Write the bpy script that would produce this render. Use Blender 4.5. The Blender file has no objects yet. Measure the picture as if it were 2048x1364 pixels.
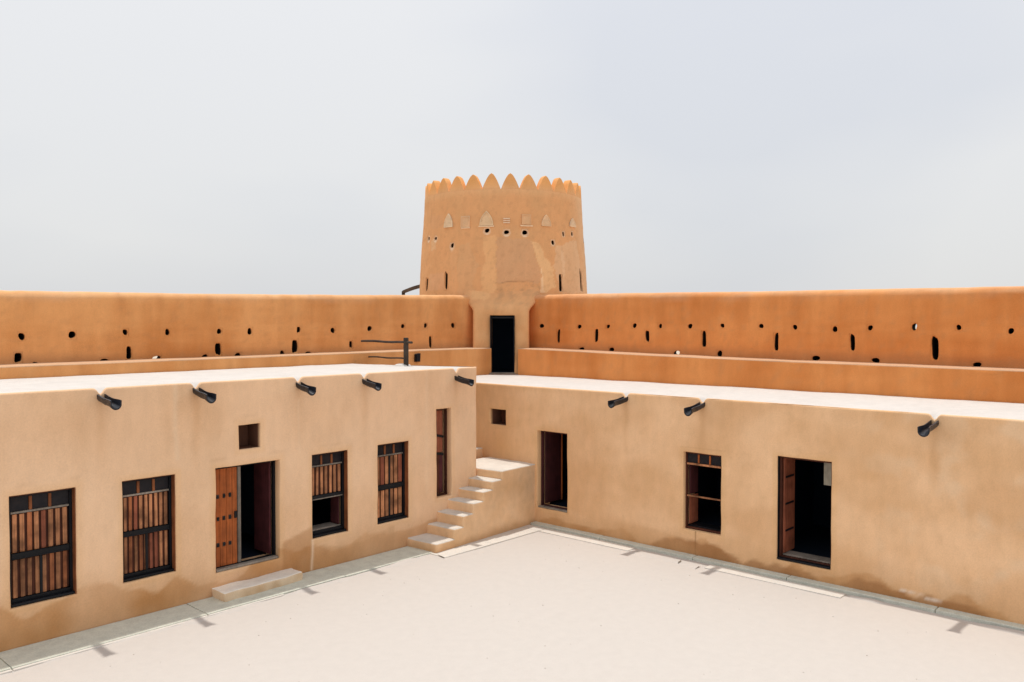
import bpy, bmesh, math, random
from mathutils import Vector, Matrix
from mathutils.noise import noise as N3, fractal
random.seed(7)
sc = bpy.context.scene
# ---------------------------------------------------------------- camera, sky, sun, exposure
FX, FY = 0.7400, 0.6726
cam = bpy.data.objects.new('camera', bpy.data.cameras.new('camera')); sc.collection.objects.link(cam); sc.camera = cam
cam.location = (0, 0, 5.6)
cam.data.sensor_width = 36; cam.data.lens = 36*1657/2048; cam.data.clip_start = .05; cam.data.clip_end = 5000
PITCH = math.atan((682-645)/1657)
cam.rotation_euler = (math.pi/2-PITCH, 0, math.atan2(FY, FX)-math.pi/2)
SUN = Vector((.105, .18, 1)).normalized()
sun = bpy.data.objects.new('sun', bpy.data.lights.new('sun', 'SUN')); sc.collection.objects.link(sun)
sun.data.energy = 2.45; sun.data.angle = math.radians(1.2); sun.data.color = (1, .955, .89)
sun.rotation_euler = SUN.to_track_quat('Z', 'Y').to_euler()
W = bpy.data.worlds.new('World'); sc.world = W; W.use_nodes = True
nt = W.node_tree; nt.nodes.clear()
def nd(t, typ, **kw):
    n = t.nodes.new(typ)
    for k, v in kw.items():
        if hasattr(n, k): setattr(n, k, v)
    return n
sky = nd(nt, 'ShaderNodeTexSky'); sky.sky_type = 'NISHITA'; sky.sun_disc = False
sky.sun_elevation = math.asin(SUN.z); sky.sun_rotation = math.atan2(SUN.x, SUN.y)
sky.dust_density = 4; sky.air_density = 1; sky.ozone_density = 1
tc = nd(nt, 'ShaderNodeTexCoord'); mp = nd(nt, 'ShaderNodeMapping'); mp.inputs['Scale'].default_value = (1, 1, 2.2)
nz = nd(nt, 'ShaderNodeTexNoise'); nz.inputs['Scale'].default_value = 1.6; nz.inputs['Detail'].default_value = 3; nz.inputs['Roughness'].default_value = .45
cr = nd(nt, 'ShaderNodeValToRGB')
cr.color_ramp.elements[0].position = .36; cr.color_ramp.elements[0].color = (7.75, 7.98, 8.5, 1)
cr.color_ramp.elements[1].position = .6; cr.color_ramp.elements[1].color = (8.75, 8.82, 8.98, 1)
mx = nd(nt, 'ShaderNodeMix', data_type='RGBA'); mx.inputs[0].default_value = .88
gs = nd(nt, 'ShaderNodeSeparateXYZ'); gr = nd(nt, 'ShaderNodeValToRGB')
gr.color_ramp.elements[0].position = 0; gr.color_ramp.elements[0].color = (.89, .885, .865, 1)
gr.color_ramp.elements[1].position = .45; gr.color_ramp.elements[1].color = (1, 1, 1, 1)
ml = nd(nt, 'ShaderNodeMix', data_type='RGBA', blend_type='MULTIPLY'); ml.inputs[0].default_value = 1
bg = nd(nt, 'ShaderNodeBackground'); bg.inputs['Strength'].default_value = .1
wo = nd(nt, 'ShaderNodeOutputWorld'); L = nt.links.new
L(tc.outputs['Generated'], mp.inputs['Vector']); L(mp.outputs[0], nz.inputs['Vector']); L(nz.outputs['Fac'], cr.inputs[0])
L(tc.outputs['Generated'], gs.inputs[0]); L(gs.outputs['Z'], gr.inputs[0])
L(cr.outputs[0], ml.inputs[6]); L(gr.outputs[0], ml.inputs[7])
L(sky.outputs[0], mx.inputs[6]); L(ml.outputs[2], mx.inputs[7]); L(mx.outputs[2], bg.inputs[0]); L(bg.outputs[0], wo.inputs[0])
sc.view_settings.view_transform = 'Standard'; sc.view_settings.look = 'None'; sc.view_settings.gamma = 1
sc.view_settings.use_curve_mapping = False; sc.view_settings.exposure = 0.07
sc.render.engine = 'CYCLES'; sc.cycles.max_bounces = 8; sc.cycles.diffuse_bounces = 5

# ---------------------------------------------------------------- materials
MATS = {}
def plaster(name, base=None, rough=.95, bump=.3, fine=.07, grain=38, streak=0.0):
    """base=None: colour comes from the painted 'tint' attribute of the mesh"""
    m = bpy.data.materials.new(name); m.use_nodes = True; t = m.node_tree; b = t.nodes['Principled BSDF']
    b.inputs['Roughness'].default_value = rough; b.inputs['Specular IOR Level'].default_value = .12
    geo = nd(t, 'ShaderNodeNewGeometry')
    n1 = nd(t, 'ShaderNodeTexNoise'); n1.inputs['Scale'].default_value = grain; n1.inputs['Detail'].default_value = 5
    n2 = nd(t, 'ShaderNodeTexNoise'); n2.inputs['Scale'].default_value = 5; n2.inputs['Detail'].default_value = 5; n2.inputs['Roughness'].default_value = .62
    mp = nd(t, 'ShaderNodeMapping'); mp.inputs['Scale'].default_value = (1, 1, .38 if streak else 1)
    l = t.links.new
    l(geo.outputs['Position'], n1.inputs['Vector']); l(geo.outputs['Position'], mp.inputs[0]); l(mp.outputs[0], n2.inputs['Vector'])
    ad = nd(t, 'ShaderNodeMath', operation='ADD'); l(n1.outputs['Fac'], ad.inputs[0]); l(n2.outputs['Fac'], ad.inputs[1])
    mr = nd(t, 'ShaderNodeMapRange'); mr.inputs['From Min'].default_value = .7; mr.inputs['From Max'].default_value = 1.3
    mr.inputs['To Min'].default_value = 1-fine; mr.inputs['To Max'].default_value = 1+fine; l(ad.outputs[0], mr.inputs[0])
    vm = nd(t, 'ShaderNodeVectorMath', operation='SCALE'); l(mr.outputs[0], vm.inputs['Scale'])
    if base is None:
        at = nd(t, 'ShaderNodeAttribute'); at.attribute_name = 'tint'; l(at.outputs['Color'], vm.inputs[0])
    else:
        rgb = nd(t, 'ShaderNodeRGB'); rgb.outputs[0].default_value = (*base, 1); l(rgb.outputs[0], vm.inputs[0])
    l(vm.outputs[0], b.inputs['Base Color'])
    bp = nd(t, 'ShaderNodeBump'); bp.inputs['Strength'].default_value = bump; bp.inputs['Distance'].default_value = .012
    l(ad.outputs[0], bp.inputs['Height']); l(bp.outputs[0], b.inputs['Normal'])
    MATS[name] = m; return m
def wood(name, base, rough=.7, var=.28, dirt=.35, spec=.25):
    m = bpy.data.materials.new(name); m.use_nodes = True; t = m.node_tree; b = t.nodes['Principled BSDF']; l = t.links.new
    b.inputs['Roughness'].default_value = rough; b.inputs['Specular IOR Level'].default_value = spec
    geo = nd(t, 'ShaderNodeNewGeometry'); oi = nd(t, 'ShaderNodeObjectInfo')
    mp = nd(t, 'ShaderNodeMapping'); mp.inputs['Scale'].default_value = (38, 38, 1.6); l(geo.outputs['Position'], mp.inputs[0])
    n = nd(t, 'ShaderNodeTexNoise'); n.inputs['Scale'].default_value = 1; n.inputs['Detail'].default_value = 4; l(mp.outputs[0], n.inputs['Vector'])
    n2 = nd(t, 'ShaderNodeTexNoise'); n2.inputs['Scale'].default_value = 3.5; n2.inputs['Detail'].default_value = 5; l(geo.outputs['Position'], n2.inputs['Vector'])
    r1 = nd(t, 'ShaderNodeMapRange'); r1.inputs['From Min'].default_value = .3; r1.inputs['From Max'].default_value = .7
    r1.inputs['To Min'].default_value = 1-var; r1.inputs['To Max'].default_value = 1+var; l(n.outputs['Fac'], r1.inputs[0])
    r2 = nd(t, 'ShaderNodeMapRange'); r2.inputs['From Min'].default_value = .35; r2.inputs['From Max'].default_value = .6
    r2.inputs['To Min'].default_value = 1-dirt; r2.inputs['To Max'].default_value = 1; l(n2.outputs['Fac'], r2.inputs[0])
    r3 = nd(t, 'ShaderNodeMapRange'); r3.inputs['To Min'].default_value = 1-var; r3.inputs['To Max'].default_value = 1+var; l(oi.outputs['Random'], r3.inputs[0])
    m1 = nd(t, 'ShaderNodeMath', operation='MULTIPLY'); l(r1.outputs[0], m1.inputs[0]); l(r2.outputs[0], m1.inputs[1])
    m2 = nd(t, 'ShaderNodeMath', operation='MULTIPLY'); l(m1.outputs[0], m2.inputs[0]); l(r3.outputs[0], m2.inputs[1])
    vm = nd(t, 'ShaderNodeVectorMath', operation='SCALE'); vm.inputs[0].default_value = base; l(m2.outputs[0], vm.inputs['Scale'])
    l(vm.outputs[0], b.inputs['Base Color'])
    bp = nd(t, 'ShaderNodeBump'); bp.inputs['Strength'].default_value = .4; bp.inputs['Distance'].default_value = .004
    l(n.outputs['Fac'], bp.inputs['Height']); l(bp.outputs[0], b.inputs['Normal'])
    MATS[name] = m; return m
P_TINT = plaster('painted_plaster', None, streak=1)
P_DARK = plaster('hole_shade_lining', (.018, .010, .007), bump=.1)  # shade inside the loopholes, put into a near-black tube colour
P_ROOM = plaster('room_shade_plaster', (.010, .017, .030), bump=.1)  # darkness of the interiors put into the wall colour, blue-black
P_SAND = plaster('pale_packed_sand', (.552, .510, .470), fine=.035, bump=.10, grain=60)
P_DESERT = plaster('desert_sand', (.55, .46, .36), fine=.08)
P_SLAB = plaster('grey_concrete_slab', (.61, .62, .535), fine=.14, bump=.2)
P_BORDER = plaster('pale_border_slab', (.64, .60, .545), fine=.06, bump=.12)
P_STONE = plaster('doorstep_stone', (.63, .575, .47), fine=.12, bump=.3)
W_TAN = wood('tan_plank_wood', (.47, .205, .095), var=.28, dirt=.6)
W_TAN2 = wood('faded_orange_plank_wood', (.36, .125, .05), var=.25, dirt=.55)
W_ORANGE = wood('orange_door_wood', (.43, .115, .028), var=.22, dirt=.3)
W_BROWN = wood('brown_frame_wood', (.27, .09, .032), var=.2)
W_RED = wood('red_brown_wood', (.34, .105, .055), var=.2)
W_MAROON = wood('maroon_wood', (.085, .022, .024), var=.2)
W_DARKRED = wood('dark_red_wood', (.085, .025, .013), var=.2)
W_BLACK = wood('black_painted_wood', (.007, .008, .011), rough=.5, var=.3, dirt=.2, spec=.22)
W_GREY = wood('weathered_grey_wood', (.27, .23, .19), var=.2)
W_POST = wood('dark_weathered_post_wood', (.055, .040, .030), var=.3)
W_SPOUT = wood('tarred_spout_wood', (.014, .017, .026), rough=.4, var=.4, dirt=.4, spec=.4)
W_BOARD = wood('grey_beige_board', (.40, .36, .28), var=.1)
def glass():
    m = bpy.data.materials.new('dusty_dark_glass'); m.use_nodes = True; b = m.node_tree.nodes['Principled BSDF']
    t = m.node_tree; n = nd(t, 'ShaderNodeTexNoise'); n.inputs['Scale'].default_value = 9; geo = nd(t, 'ShaderNodeNewGeometry')
    r = nd(t, 'ShaderNodeValToRGB'); r.color_ramp.elements[0].color = (.006, .008, .012, 1); r.color_ramp.elements[1].color = (.03, .024, .026, 1)
    t.links.new(geo.outputs['Position'], n.inputs['Vector']); t.links.new(n.outputs['Fac'], r.inputs[0]); t.links.new(r.outputs[0], b.inputs['Base Color'])
    b.inputs['Roughness'].default_value = .35; b.inputs['Specular IOR Level'].default_value = .15
    return m
GLASS = glass()

# ---------------------------------------------------------------- helpers
C = sc.collection; WL = {}
def link(name, me, parent=None, loc=(0, 0, 0), rot=None, kind=None, label=None):
    o = bpy.data.objects.new(name, me); C.objects.link(o); loc = Vector(loc)
    WL[o] = loc.copy()
    if parent is not None: o.parent = parent; o.location = loc-WL[parent]
    else: o.location = loc
    if rot: o.rotation_euler = rot
    if kind: o['kind'] = kind
    if label: o['label'] = label
    return o
def thing(name, loc, label, cat, group=None):
    o = link(name, None, None, loc); o['label'] = label; o['category'] = cat; o.empty_display_size = .3
    if group: o['group'] = group
    return o
def sharp(me, ang=38):
    for p in me.polygons: p.use_smooth = True
    me.set_sharp_from_angle(angle=math.radians(ang))
def mesh_of(bm, mat, name='m', ang=38):
    me = bpy.data.meshes.new(name); bm.to_mesh(me); bm.free()
    for m in (mat if isinstance(mat, (list, tuple)) else [mat]): me.materials.append(m)
    sharp(me, ang); return me
BOX = {}
def box_mesh(sx, sy, sz, mat, bev=.004):
    k = (round(sx, 4), round(sy, 4), round(sz, 4), mat.name, bev)
    if k in BOX: return BOX[k]
    bm = bmesh.new(); bmesh.ops.create_cube(bm, size=1); bmesh.ops.scale(bm, vec=(sx, sy, sz), verts=bm.verts)
    if bev: bmesh.ops.bevel(bm, geom=bm.edges[:], offset=min(bev, min(sx, sy, sz)*.3), segments=1, affect='EDGES')
    BOX[k] = mesh_of(bm, mat, 'box'); return BOX[k]
class Face:
    """local frame of a facade: u along it, d = depth into the wall, z up"""
    def __init__(s, kind, c): s.k, s.c = kind, c
    def P(s, u, d, z): return Vector((u, s.c+d, z)) if s.k == 'L' else Vector((s.c+d, u, z))
    def size(s, su, sd): return (su, sd) if s.k == 'L' else (sd, su)
    def box(s, name, parent, u0, u1, d0, d1, z0, z1, mat, bev=.004, tilt=0, **kw):
        sx, sy = s.size(abs(u1-u0), d1-d0)
        rot = None
        if tilt: rot = (0, tilt, 0) if s.k == 'L' else (tilt, 0, 0)
        return link(name, box_mesh(sx, sy, z1-z0, mat, bev), parent, s.P((u0+u1)/2, (d0+d1)/2, (z0+z1)/2), rot, **kw)
def lines(a, b, step, extra=()):
    n = max(1, round((b-a)/step)); s = {round(a+(b-a)*i/n, 4) for i in range(n+1)}
    ex = sorted({round(e, 4) for e in extra if a-1e-6 <= e <= b+1e-6})
    out = set(ex) | {a, b}
    for v in s:
        if all(abs(v-e) > step*.3 for e in ex): out.add(v)
    return sorted(out)
def sheet(fn, us, vs, holes, paint, mat, flip=False, edge=.035, reveal=None, wob=.008, rpaint=None):
    """grid surface fn(u,v,d) with rectangular holes (u0,u1,v0,v1,depth,back); rounded, slightly wavy hole edges"""
    bm = bmesh.new(); cl = bm.verts.layers.float_color.new('tint'); V = {}
    def rnd(u, v):
        o = 0
        for h in holes:
            if h[4] is None: continue
            du = max(h[0]-u, 0, u-h[1]); dv = max(h[2]-v, 0, v-h[3])
            e = edge if h[4] > .1 else edge*.4
            q = math.hypot(du, dv)
            if q < e: o = max(o, e*(1-math.sqrt(max(0, 1-(1-q/e)**2)))*.6)
        return o
    def vert(i, j):
        if (i, j) not in V:
            u, v = us[i], vs[j]; near = any(h[0]-.3 < u < h[1]+.3 and h[2]-.3 < v < h[3]+.3 for h in holes)
            p = fn(u, v, rnd(u, v) if near else 0)
            if near and wob:
                p = p+Vector((N3(p*2.1), N3(p*2.1+Vector((9, 3, 1))), N3(p*2.3+Vector((4, 7, 2)))))*wob
            w = bm.verts.new(p); w[cl] = (*paint(u, v), 1); V[i, j] = w
        return V[i, j]
    def inh(u, v): return any(h[0] < u < h[1] and h[2] < v < h[3] for h in holes)
    for i in range(len(us)-1):
        for j in range(len(vs)-1):
            if inh((us[i]+us[i+1])/2, (vs[j]+vs[j+1])/2): continue
            q = [vert(i, j), vert(i+1, j), vert(i+1, j+1), vert(i, j+1)]
            bm.faces.new(q[::-1] if flip else q)
    for h in holes:
        if h[4] is None: continue
        iu = [i for i, u in enumerate(us) if h[0]-1e-5 <= u <= h[1]+1e-5]; jv = [j for j, v in enumerate(vs) if h[2]-1e-5 <= v <= h[3]+1e-5]
        if not iu or not jv: continue
        ring = [(i, jv[0]) for i in iu]+[(iu[-1], j) for j in jv[1:]]+[(i, jv[-1]) for i in iu[-2::-1]]+[(iu[0], j) for j in jv[-2:0:-1]]
        ds = [0, h[4]*.25, h[4]*.6, h[4]]
        prev = [vert(*r) for r in ring]
        for d in ds[1:]:
            cur = []
            for r in ring:
                u, v = us[r[0]], vs[r[1]]
                w = bm.verts.new(fn(u, v, d)+Vector((N3(Vector((u, v, d))*3), 0, N3(Vector((v, u, d))*3)))*.004)
                c = (rpaint or paint)(u, v); w[cl] = (*c, 1); cur.append(w)
            for a in range(len(ring)):
                b = (a+1) % len(ring); q = [prev[a], prev[b], cur[b], cur[a]]
                bm.faces.new(q if not flip else q[::-1])
            prev = cur
        if h[5]:
            bm.faces.new(prev if not flip else prev[::-1])
    return mesh_of(bm, mat, 'sheet', 42)
def hole_lines(holes, a=0, b=1, edge=.035):
    eu, ev = [], []
    for h in holes:
        e = edge if (h[4] or 0) > .1 else edge*.4
        for s in (0, .3, 1):
            eu += [h[0]-e*s, h[1]+e*s]; ev += [h[2]-e*s, h[3]+e*s]
    return eu, ev
def mixc(a, b, t): t = max(0, min(1, t)); return tuple(x+(y-x)*t for x, y in zip(a, b))
def sm(a, b, x): t = max(0, min(1, (x-a)/(b-a))); return t*t*(3-2*t)
def fr(x, y, s, o=0, oc=3): return fractal(Vector((x*s, y*s, o)), .6, 2.0, oc)
def mudblock(x0, x1, y0, y1, z0, z1, r, sides, side_c, top_c, mat, step=.07, amp=.008, post=None, topfn=None):
    """solid block of mud plaster with rounded edges on the chosen sides ('x' low x, 'X' high x, 'y', 'Y', top)"""
    bm = bmesh.new(); cl = bm.verts.layers.float_color.new('tint')
    ex = lambda a, b: [a, a+r*.2, a+r*.55, a+r, b-r, b-r*.55, b-r*.2, b]
    xs = lines(x0, x1, step, ex(x0, x1)); ys = lines(y0, y1, step, ex(y0, y1)); zs = lines(z0, z1, step, ex(z0, z1))
    ix0 = x0+r if 'x' in sides else x0; ix1 = x1-r if 'X' in sides else x1
    iy0 = y0+r if 'y' in sides else y0; iy1 = y1-r if 'Y' in sides else y1; iz1 = z1-r
    V = {}
    def vert(x, y, z):
        k = (round(x, 4), round(y, 4), round(z, 4))
        if k not in V:
            p = Vector((x, y, z)); q = Vector((min(max(x, ix0), ix1), min(max(y, iy0), iy1), min(z, iz1))); d = p-q
            if d.length > 1e-6: p = q+d.normalized()*min(d.length, r)
            top = z >= z1-r*.3 and (p.z > z1-r*.45)
            n = Vector((N3(p*1.7), N3(p*1.7+Vector((5, 5, 5))), .6*N3(p*2.3+Vector((1, 8, 3)))))*amp + Vector((N3(p*9), N3(p*9+Vector((3, 3, 3))), 0))*amp*.3
            if z <= z0+1e-4: n.z = 0
            f = .94+.12*N3(p*1.3)+.06*N3(p*7)
            c = top_c if top else side_c(p) if callable(side_c) else side_c
            p = p+n
            if post: p = post(p)
            w = bm.verts.new(p); w[cl] = (*[a*f for a in c], 1); V[k] = w
        return V[k]
    def grid(A, B, f):
        for i in range(len(A)-1):
            for j in range(len(B)-1):
                try: bm.faces.new([vert(*f(A[i], B[j])), vert(*f(A[i+1], B[j])), vert(*f(A[i+1], B[j+1])), vert(*f(A[i], B[j+1]))])
                except ValueError: pass
    grid(xs, ys, lambda a, b: (a, b, z1)); grid(xs, ys, lambda a, b: (a, b, z0))
    grid(xs, zs, lambda a, b: (a, y0, b)); grid(xs, zs, lambda a, b: (a, y1, b))
    grid(ys, zs, lambda a, b: (x0, a, b)); grid(ys, zs, lambda a, b: (x1, a, b))
    bmesh.ops.recalc_face_normals(bm, faces=bm.faces)
    return mesh_of(bm, mat, 'block', 60)

# ---------------------------------------------------------------- key dimensions (metres, courtyard floor = 0)
YL, XR = 15.69, 17.42            # facade planes of the two ranges
ZL, ZR = 4.41, 3.82              # their roof levels
YB, XB = 19.71, 21.10            # faces of the raised wall walk behind the roofs
YO, XO = 20.7, 22.1              # inner faces of the outer walls
LX0, RY0 = -2.0, -4.0            # how far the ranges run past the picture
TAN = (.875, .585, .365); TAN_R = (.905, .59, .345); ORANGE = (.765, .31, .100); OUTL = (.77, .375, .145)
BASEC = (.54, .265, .100); ROOFC = (.63, .59, .55)

# ---------------------------------------------------------------- ground and courtyard
def flat(name, pts, z, mat, kind='structure', parent=None):
    bm = bmesh.new(); bm.faces.new([bm.verts.new((x, y, z)) for x, y in pts]); me = mesh_of(bm, mat, name)
    return link(name, me, parent, (0, 0, 0), kind=kind)
flat('ground', [(-900, -900), (1100, -900), (1100, 1100), (-900, 1100)], -.06, P_DESERT)
def courtyard():
    bm = bmesh.new(); xs = lines(-6, XR+.3, .22); ys = lines(-8, YL+.3, .22)
    V = [[bm.verts.new((x, y, .012*fr(x, y, .35)+.004*N3(Vector((x*2, y*2, 5))))) for y in ys] for x in xs]
    for i in range(len(xs)-1):
        for j in range(len(ys)-1): bm.faces.new([V[i][j], V[i+1][j], V[i+1][j+1], V[i][j+1]])
    link('courtyard', mesh_of(bm, P_SAND, 'courtyard'), kind='structure')
courtyard()
# specks of gravel and grit lying on the sand
bm = bmesh.new()
for _ in range(170):
    u = random.random(); x = random.uniform(3, 16.5); y = random.uniform(3.0, 14.6)
    s = random.uniform(.004, .013) if u < .9 else random.uniform(.010, .016)
    bmesh.ops.create_icosphere(bm, subdivisions=1, radius=s, matrix=Matrix.Translation((x, y, .012*fr(x, y, .35)+s*.3)) @ Matrix.Diagonal((1, random.uniform(.6, 1.4), .6, 1)))
g = link('gravel', mesh_of(bm, plaster('grit', (.47, .42, .37)), 'gravel'), kind='stuff'); g['label'] = 'small grit scattered over the pale courtyard sand'

# slabs along the foot of the walls
pav = link('paving', None, None, (9, 15.2, 0), kind='structure')
def slab(name, x0, x1, y0, y1, z1, mat, parent, tilt=0):
    me = box_mesh(x1-x0, y1-y0, .12, mat, .006)
    return link(name, me, parent, ((x0+x1)/2, (y0+y1)/2, z1-.06), (tilt, 0, 0))
for a, b, dz in [(-2, 1.05, 0), (1.065, 4.36, .004), (4.375, 7.70, 0), (7.715, 10.92, .003), (10.935, 13.52, -.002)]:
    slab('paving_slab', a, b, 14.86, 15.72, .036+dz, P_SLAB, pav, .004)
for a, b, w in [(-2, 4.36, .07), (4.375, 7.69, .07), (7.71, 9.35, .055)]:
    slab('edging_slab', a, b, 14.855-w, 14.855, .022, P_BORDER, pav)
for a, b in [(13.4, 15.05), (15.06, 16.80)]:
    slab('border_slab', a, b, 14.33, 14.98, .024, P_BORDER, pav)
slab('border_slab', 16.81, 17.16, 11.46, 14.30, .024, P_BORDER, pav)
slab('border_slab', 16.81, 17.16, 14.33, 14.95, .024, P_BORDER, pav)
slab('border_slab', 16.83, 17.16, 6.30, 9.38, .020, P_BORDER, pav)
ker = link('kerb', None, None, (17.2, 6, 0), kind='structure')
for a, b in [(-4, -1.1), (-1.09, 1.9), (1.91, 4.62), (4.635, 7.60), (7.615, 9.9), (9.915, 12.6), (12.615, 14.96)]:
    me = box_mesh(.24, b-a, .2, P_SLAB, .012); link('kerb_stone', me, ker, (17.33, (a+b)/2, -.03))
# thin dark raised strips with tapered ends, laid by the slabs
def strip_mesh(pts, w=.022):
    bm = bmesh.new(); lastL = None
    n = len(pts)
    for i, (x, y) in enumerate(pts):
        a = Vector(pts[max(0, i-1)]); b = Vector(pts[min(n-1, i+1)]); t = (b-a).normalized(); nn = Vector((-t.y, t.x))
        ww = w*(1-abs(2*i/(n-1)-1)**3*.8)*random.uniform(.7, 1.3)
        r = [bm.verts.new((x+nn.x*k*ww, y+nn.y*k*ww, z)) for k, z in ((-1, .020), (-.4, .034), (.5, .031), (1, .020))]
        if lastL:
            for k in range(3): bm.faces.new([lastL[k], r[k], r[k+1], lastL[k+1]])
        lastL = r
    return mesh_of(bm, STRIPD, 'strip_mesh')
STRIPD = plaster('dark_strip_mat', (.20, .17, .135))
for pts in [[(13.42, 14.6), (13.40, 14.45), (13.36, 14.30)], [(16.95, 10.05), (16.84, 10.02), (16.74, 10.0)]]:
    link('dark_strip', strip_mesh(pts, .03), pav)

def drift(name, pts, w, h, sd):
    bm = bmesh.new(); prev = None
    for k in range(len(pts)-1):
        a, b = Vector(pts[k]), Vector(pts[k+1]); n = max(2, int((b-a).length/.12)); t = (b-a).normalized(); q = Vector((t.y, -t.x)); 
        for i in range(n+1):
            p = a+(b-a)*i/n; f = max(0, .55+1.1*fr(p.x, p.y, .9, sd)); r = []
            for s_, z in ((-.02, h*f), (w*.35*f, h*.75*f), (w*.75*f, h*.25*f), (w*f+.01, -.012)):
                r.append(bm.verts.new((p.x+q.x*s_, p.y+q.y*s_, z+.004+.012*fr(p.x, p.y, .35))))
            if prev and i: 
                for j in range(3): bm.faces.new([prev[j], prev[j+1], r[j+1], r[j]])
            prev = r
    o = link(name, mesh_of(bm, P_SAND, name), kind='stuff'); o['label'] = {401: 'thin pale sand drift along the grey slabs under the barred windows', 402: 'short pale sand drift between the two right doorways', 403: 'pale sand drift along the kerb right of the nearest doorway'}[sd]
drift('sand_drift', [(13.3, 14.82), (LX0, 14.80)][::-1], .16, .022, 401)
drift('sand_drift', [(16.82, 11.4), (16.86, 9.5)], .22, .026, 402)
drift('sand_drift', [(17.12, 6.2), (17.18, -4)], .12, .03, 403)
# ---------------------------------------------------------------- plaster painting
def base_band(u, z, c, h0=.42, amp=.42, k=1.0):
    h = h0+amp*fr(u, 0, .55, 3)+.06*N3(Vector((u*3, 1, z*4)))
    t = .75*(1-sm(h-.03, h+.03, z))+.25*(1-sm(h-.2, h+.3, z))
    return mixc(c, BASEC, t*(.66+.25*fr(u, z, 1.1, 8))*k)
L_OPEN = [(4.61, 5.67, .73, 2.65), (6.49, 7.50, .73, 2.64), (8.34, 9.81, .50, 2.64), (10.645, 11.615, .75, 2.64), (12.485, 13.455, .74, 2.66), (14.395, 14.91, 1.08, 3.37), (8.86, 9.35, 2.96, 3.47)]
R_OPEN = [(16.09, 16.70, 2.64, 3.09), (13.85, 14.89, .47, 2.61), (9.305, 10.295, .64, 2.50), (6.74, 7.94, .36, 2.65)]
R_SP = [11.967, 9.80, 4.739, 1.0, -2.2]; L_SP = [6.119, 7.934, 10.291, 12.093, 15.096, 3.7, 1.2]
def frame_tint(u, z, opens, c, fringe_c, w=.11):
    for (a, b, z0, z1) in opens:
        du = max(a-u, 0, u-b); dz = max(z0-z, 0, z-z1)
        if du < w*2 and dz < w*2:
            q = max(du, dz)+.03*N3(Vector((u*4, z*4, 2)))
            c = mixc(c, fringe_c, .55*(1-sm(w*.6, w*1.3, q)))  # plaster close to an opening takes the given surround tint
    return c
def streaks(u, z, sps, ztop, c, dark):
    for s in sps:
        if abs(u-s) < .35 and z < ztop-.15:
            q = math.exp(-((u-s+.04*N3(Vector((z*2, s, 0))))/.10)**2)*sm(ztop-2.1, ztop-.3, z)
            c = mixc(c, dark, .42*q)
    return c
def seam(u, z, u0, z0, z1, c, col, w=.012, k=.5):
    if z0 < z < z1:
        uu = u0+.03*N3(Vector((z*1.5, u0, 0)))
        c = mixc(c, col, k*math.exp(-((u-uu)/w)**2))
    return c
def paintL(u, z):
    n = fr(u, z, .45, 1); n2 = fr(u*1.6, z*.5, .9, 6); n3 = fr(u, z, 2.6, 4)
    c = mixc(TAN, (.74, .46, .26), .30+.45*n+.16*n2+.05*n3)
    c = mixc(c, (.88, .655, .45), .25*sm(1.2, 2.4, z)*(1-sm(2.6, 3.9, z)))
    c = frame_tint(u, z, L_OPEN, c, (.80, .50, .26))
    c = mixc(c, (.66, .37, .17), .45*(1-sm(.2, 1.0+.35*sm(8, 5, u), z)))
    c = base_band(u, z, c, .50+.22*sm(7.5, 5.2, u), .34, 1.1)
    c = streaks(u, z, L_SP, ZL, c, (.62, .34, .16))
    # patched render between the big door and the next window
    if 9.85 < u < 10.62 and z < 1.05+.35*(u-9.85)/.77*.6: c = mixc(c, (.46, .22, .085), .55*(1-sm(.78+.28*(u-9.85), .86+.28*(u-9.85), z)))
    if 10.64 < u < 13.0: c = mixc(c, (.50, .25, .10), .42*(1-sm(0, .05, z-(.62-.22*abs(math.sin((u-10.6)*1.35))))))
    c = seam(u, z, 10.63, 0, .76, c, (.86, .66, .47), .022, .85)
    c = seam(u, z, 7.52, 2.9, 4.4, c, (.86, .66, .46), .05, .35); c = seam(u, z, 10.3, 2.7, 3.9, c, (.88, .68, .48), .03, .3)
    c = seam(u, z, 14.05, 1.2, 4.4, c, (.88, .68, .48), .05, .25)
    for (a, b, zt) in [(8.2, 9.95, 2.80), (4.75, 5.75, 2.80), (10.7, 11.5, 2.78), (8.75, 9.4, 3.60)]:
        if a < u < b:
            q = zt+.05*math.sin((u-a)/(b-a)*math.pi)+.01*N3(Vector((u*5, 0, 0)))
            c = mixc(c, (.55, .33, .17), .28*math.exp(-((z-q)/.018)**2))
    c = mixc(c, (.60, .36, .19), .10*sm(.2, .6, fr(u, z, 4.0, 12)))
    # broad lighter and warmer fields left by separate coats of render
    c = mixc(c, (.90, .61, .39), .30*sm(.0, .25, N3(Vector((u*.55, 3.3, z*.25)))))
    return c
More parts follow.
